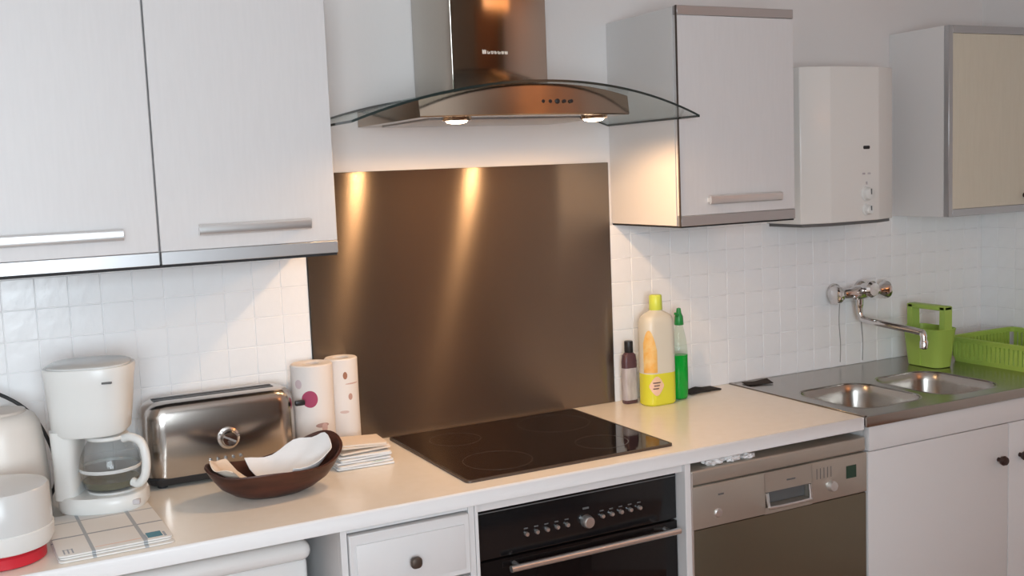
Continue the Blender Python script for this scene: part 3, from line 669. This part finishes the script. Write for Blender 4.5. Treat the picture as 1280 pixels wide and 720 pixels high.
for i, z in enumerate((.972, .963, .954)): obj('print_line', wrap(.034+.003*(i % 2), .060-.003*i, lambda f: z, lambda f: z+.003, .0014), 'plum_plastic', lb)
gb = thing('dish_soap_bottle', 'clear bottle half full of green dish soap with green spout cap', 'bottle', (.957, -.092, .9))
gc = (.957, -.092, 0)
obj('liquid', lathe([(.020, .902), (.0235, .905), (.026, .93), (.0265, .98), (.0262, 1.040), (0, 1.0402)], gc, 28, sy=.8), 'green_liquid', gb)
obj('body', lathe([(.021, .9003), (.0245, .903), (.0272, .93), (.0278, .98), (.0272, 1.045), (.023, 1.085), (.017, 1.115), (.0125, 1.130), (.0115, 1.138)], gc, 28, sy=.8, cap1=False), 'bottle_glass', gb)
obj('cap', [lathe([(.0135, 1.134), (.0145, 1.136), (.013, 1.160), (.008, 1.172), (.0065, 1.186), (0, 1.188)], gc, 20), tube([(.957, -.092, 1.158), (.945, -.098, 1.168), (.936, -.102, 1.172)], [.008, .006, .004], 10)], 'green_cap', gb)
tag(obj('scouring_cloth', sheet(1.075, -.040, .125, .055, .05, lambda x, y, u, v: .9045 + .004*(1-abs(u))*(1+.6*math.sin(5*u+2*v)), 12, 6, .004), 'dark_cloth'), 'thin dark cloth lying on the worktop behind the green bottle', 'cloth')
tag(obj('rubber_mat', sheet(1.29, -.062, .09, .045, -.25, lambda x, y, u, v: .9052 + .006*max(0, u)*(.5+.5*v), 8, 5, .003), 'dark_cloth'), 'small dark wedge of rubber mat on the rear corner of the sink', 'mat')

# green cutlery caddy and dish rack
gcx, gcy = 1.955, -.178
ca = thing('cutlery_caddy', 'lime green plastic cutlery caddy with arched handle at the back of the sink', 'caddy', (gcx, gcy, .9))
def csec(z, i): return [(x, y, z) for x, y in rrect(gcx, gcy, .105-i, .165-i, .030, 5)]
obj('cup', loft([csec(.9003, .030), csec(.903, .022), csec(1.028, .0), csec(1.034, -.004), csec(1.036, .002), csec(1.028, .006), csec(.906, .028)]), 'green_plastic', ca)
obj('divider', box(gcx-.047, gcx+.047, gcy-.002, gcy+.002, .905, 1.02), 'green_plastic', ca)
for s in (-1, 1): obj('handle_post', prism([(gcy+s*.058, 1.02), (gcy+s*.081, 1.02), (gcy+s*.081, 1.112), (gcy+s*.060, 1.112)], 'X', gcx-.018, gcx+.018), 'green_plastic', ca)
obj('handle', box(gcx-.018, gcx+.018, gcy-.081, gcy+.081, 1.098, 1.114, .004, 2), 'green_plastic', ca)
rx0, rx1, ry0, ry1 = 2.075, 2.400, -.66+.09, -.16
rk = thing('dish_rack', 'lime green slatted plastic dish rack along the right wall on the drainer', 'dish rack', ((rx0+rx1)/2, (ry0+ry1)/2, .9))
rcx, rcy, rw, rd = (rx0+rx1)/2, (ry0+ry1)/2, rx1-rx0, ry1-ry0
def rk_loop(z, i): return [(x, y, z) for x, y in rrect(rcx, rcy, rw-i, rd-i, .02, 4)]
obj('rim', loft([rk_loop(.972, .0), rk_loop(.988, -.008), rk_loop(.990, .000), rk_loop(.988, .012), rk_loop(.972, .010), rk_loop(.972, .0)], False, False), 'green_plastic', rk)
obj('base_band', loft([rk_loop(.9003, .016), rk_loop(.918, .010), rk_loop(.918, .020), rk_loop(.9045, .024)], True, True), 'green_plastic', rk)
slat_mesh = {}
def slat(x, y, ax):
    if ax not in slat_mesh:
        o = obj('slat', box(-.0022, .0022, -.006, .006, -.0290, .0290) if ax == 'y' else box(-.006, .006, -.0022, .0022, -.0290, .0290), 'green_plastic', rk, local=True); slat_mesh[ax] = o
    else: o = slat_mesh[ax].copy(); COL.objects.link(o)
    o.location = Vector((x, y, .9445)) - rk.location
k = 0
while ry0 + .02 + k*.0175 < ry1-.01:
    y = ry0 + .02 + k*.0175; slat(rx0+.0055, y, 'y'); slat(rx1-.0055, y, 'y'); k += 1
k = 0
while rx0 + .02 + k*.0175 < rx1-.01:
    x = rx0 + .02 + k*.0175; slat(x, ry0+.0055, 'x'); slat(x, ry1-.0055, 'x'); k += 1

# things at the left end of the worktop
kt = thing('kettle', 'cream plastic jug kettle with beige lid beside the coffee maker', 'kettle', (-.965, -.205, .9))
kc = (-.965, -.205, 0)
obj('body', lathe([(.086, .9003), (.092, .906), (.093, .93), (.091, 1.00), (.086, 1.08), (.080, 1.118), (.070, 1.136), (.056, 1.144)], kc, 40), 'cream_plastic', kt)
obj('lid', lathe([(.055, 1.144), (.053, 1.149), (.040, 1.152), (0, 1.153)], kc, 32), 'beige_plastic', kt)
obj('handle', tube(curve([(-1.037, -.205, 1.125), (-1.085, -.205, 1.12), (-1.11, -.205, 1.06), (-1.10, -.205, .98), (-1.05, -.205, .95)]), .013, 10), 'cream_plastic', kt)
fp = thing('mixing_jar', 'white and grey plastic jar on a red ring near the worktop edge', 'jar', (-.985, -.485, .9))
fc = (-.985, -.485, 0)
obj('foot_ring', lathe([(.074, .9003), (.079, .903), (.079, .922), (.074, .926)], fc, 40), 'red_plastic', fp)
obj('base_cup', lathe([(.074, .926), (.090, .932), (.096, .944), (.097, .968), (.095, .970)], fc, 40), 'white_plastic', fp)
obj('beaker', lathe([(.0945, .970), (.0945, .990), (.093, 1.046), (.090, 1.050), (.06, 1.052), (0, 1.053)], fc, 40), 'grey_plastic', fp)
tag(obj('power_cord', tube(curve([(-1.2, -.05, 1.20), (-1.05, -.05, 1.19), (-.97, -.09, 1.172), (-.90, -.12, 1.12), (-.86, -.12, 1.03), (-.855, -.10, .95), (-.87, -.08, .905)]), .0045, 8), 'black_plastic'), 'black power cord curving down behind the coffee maker', 'cord')
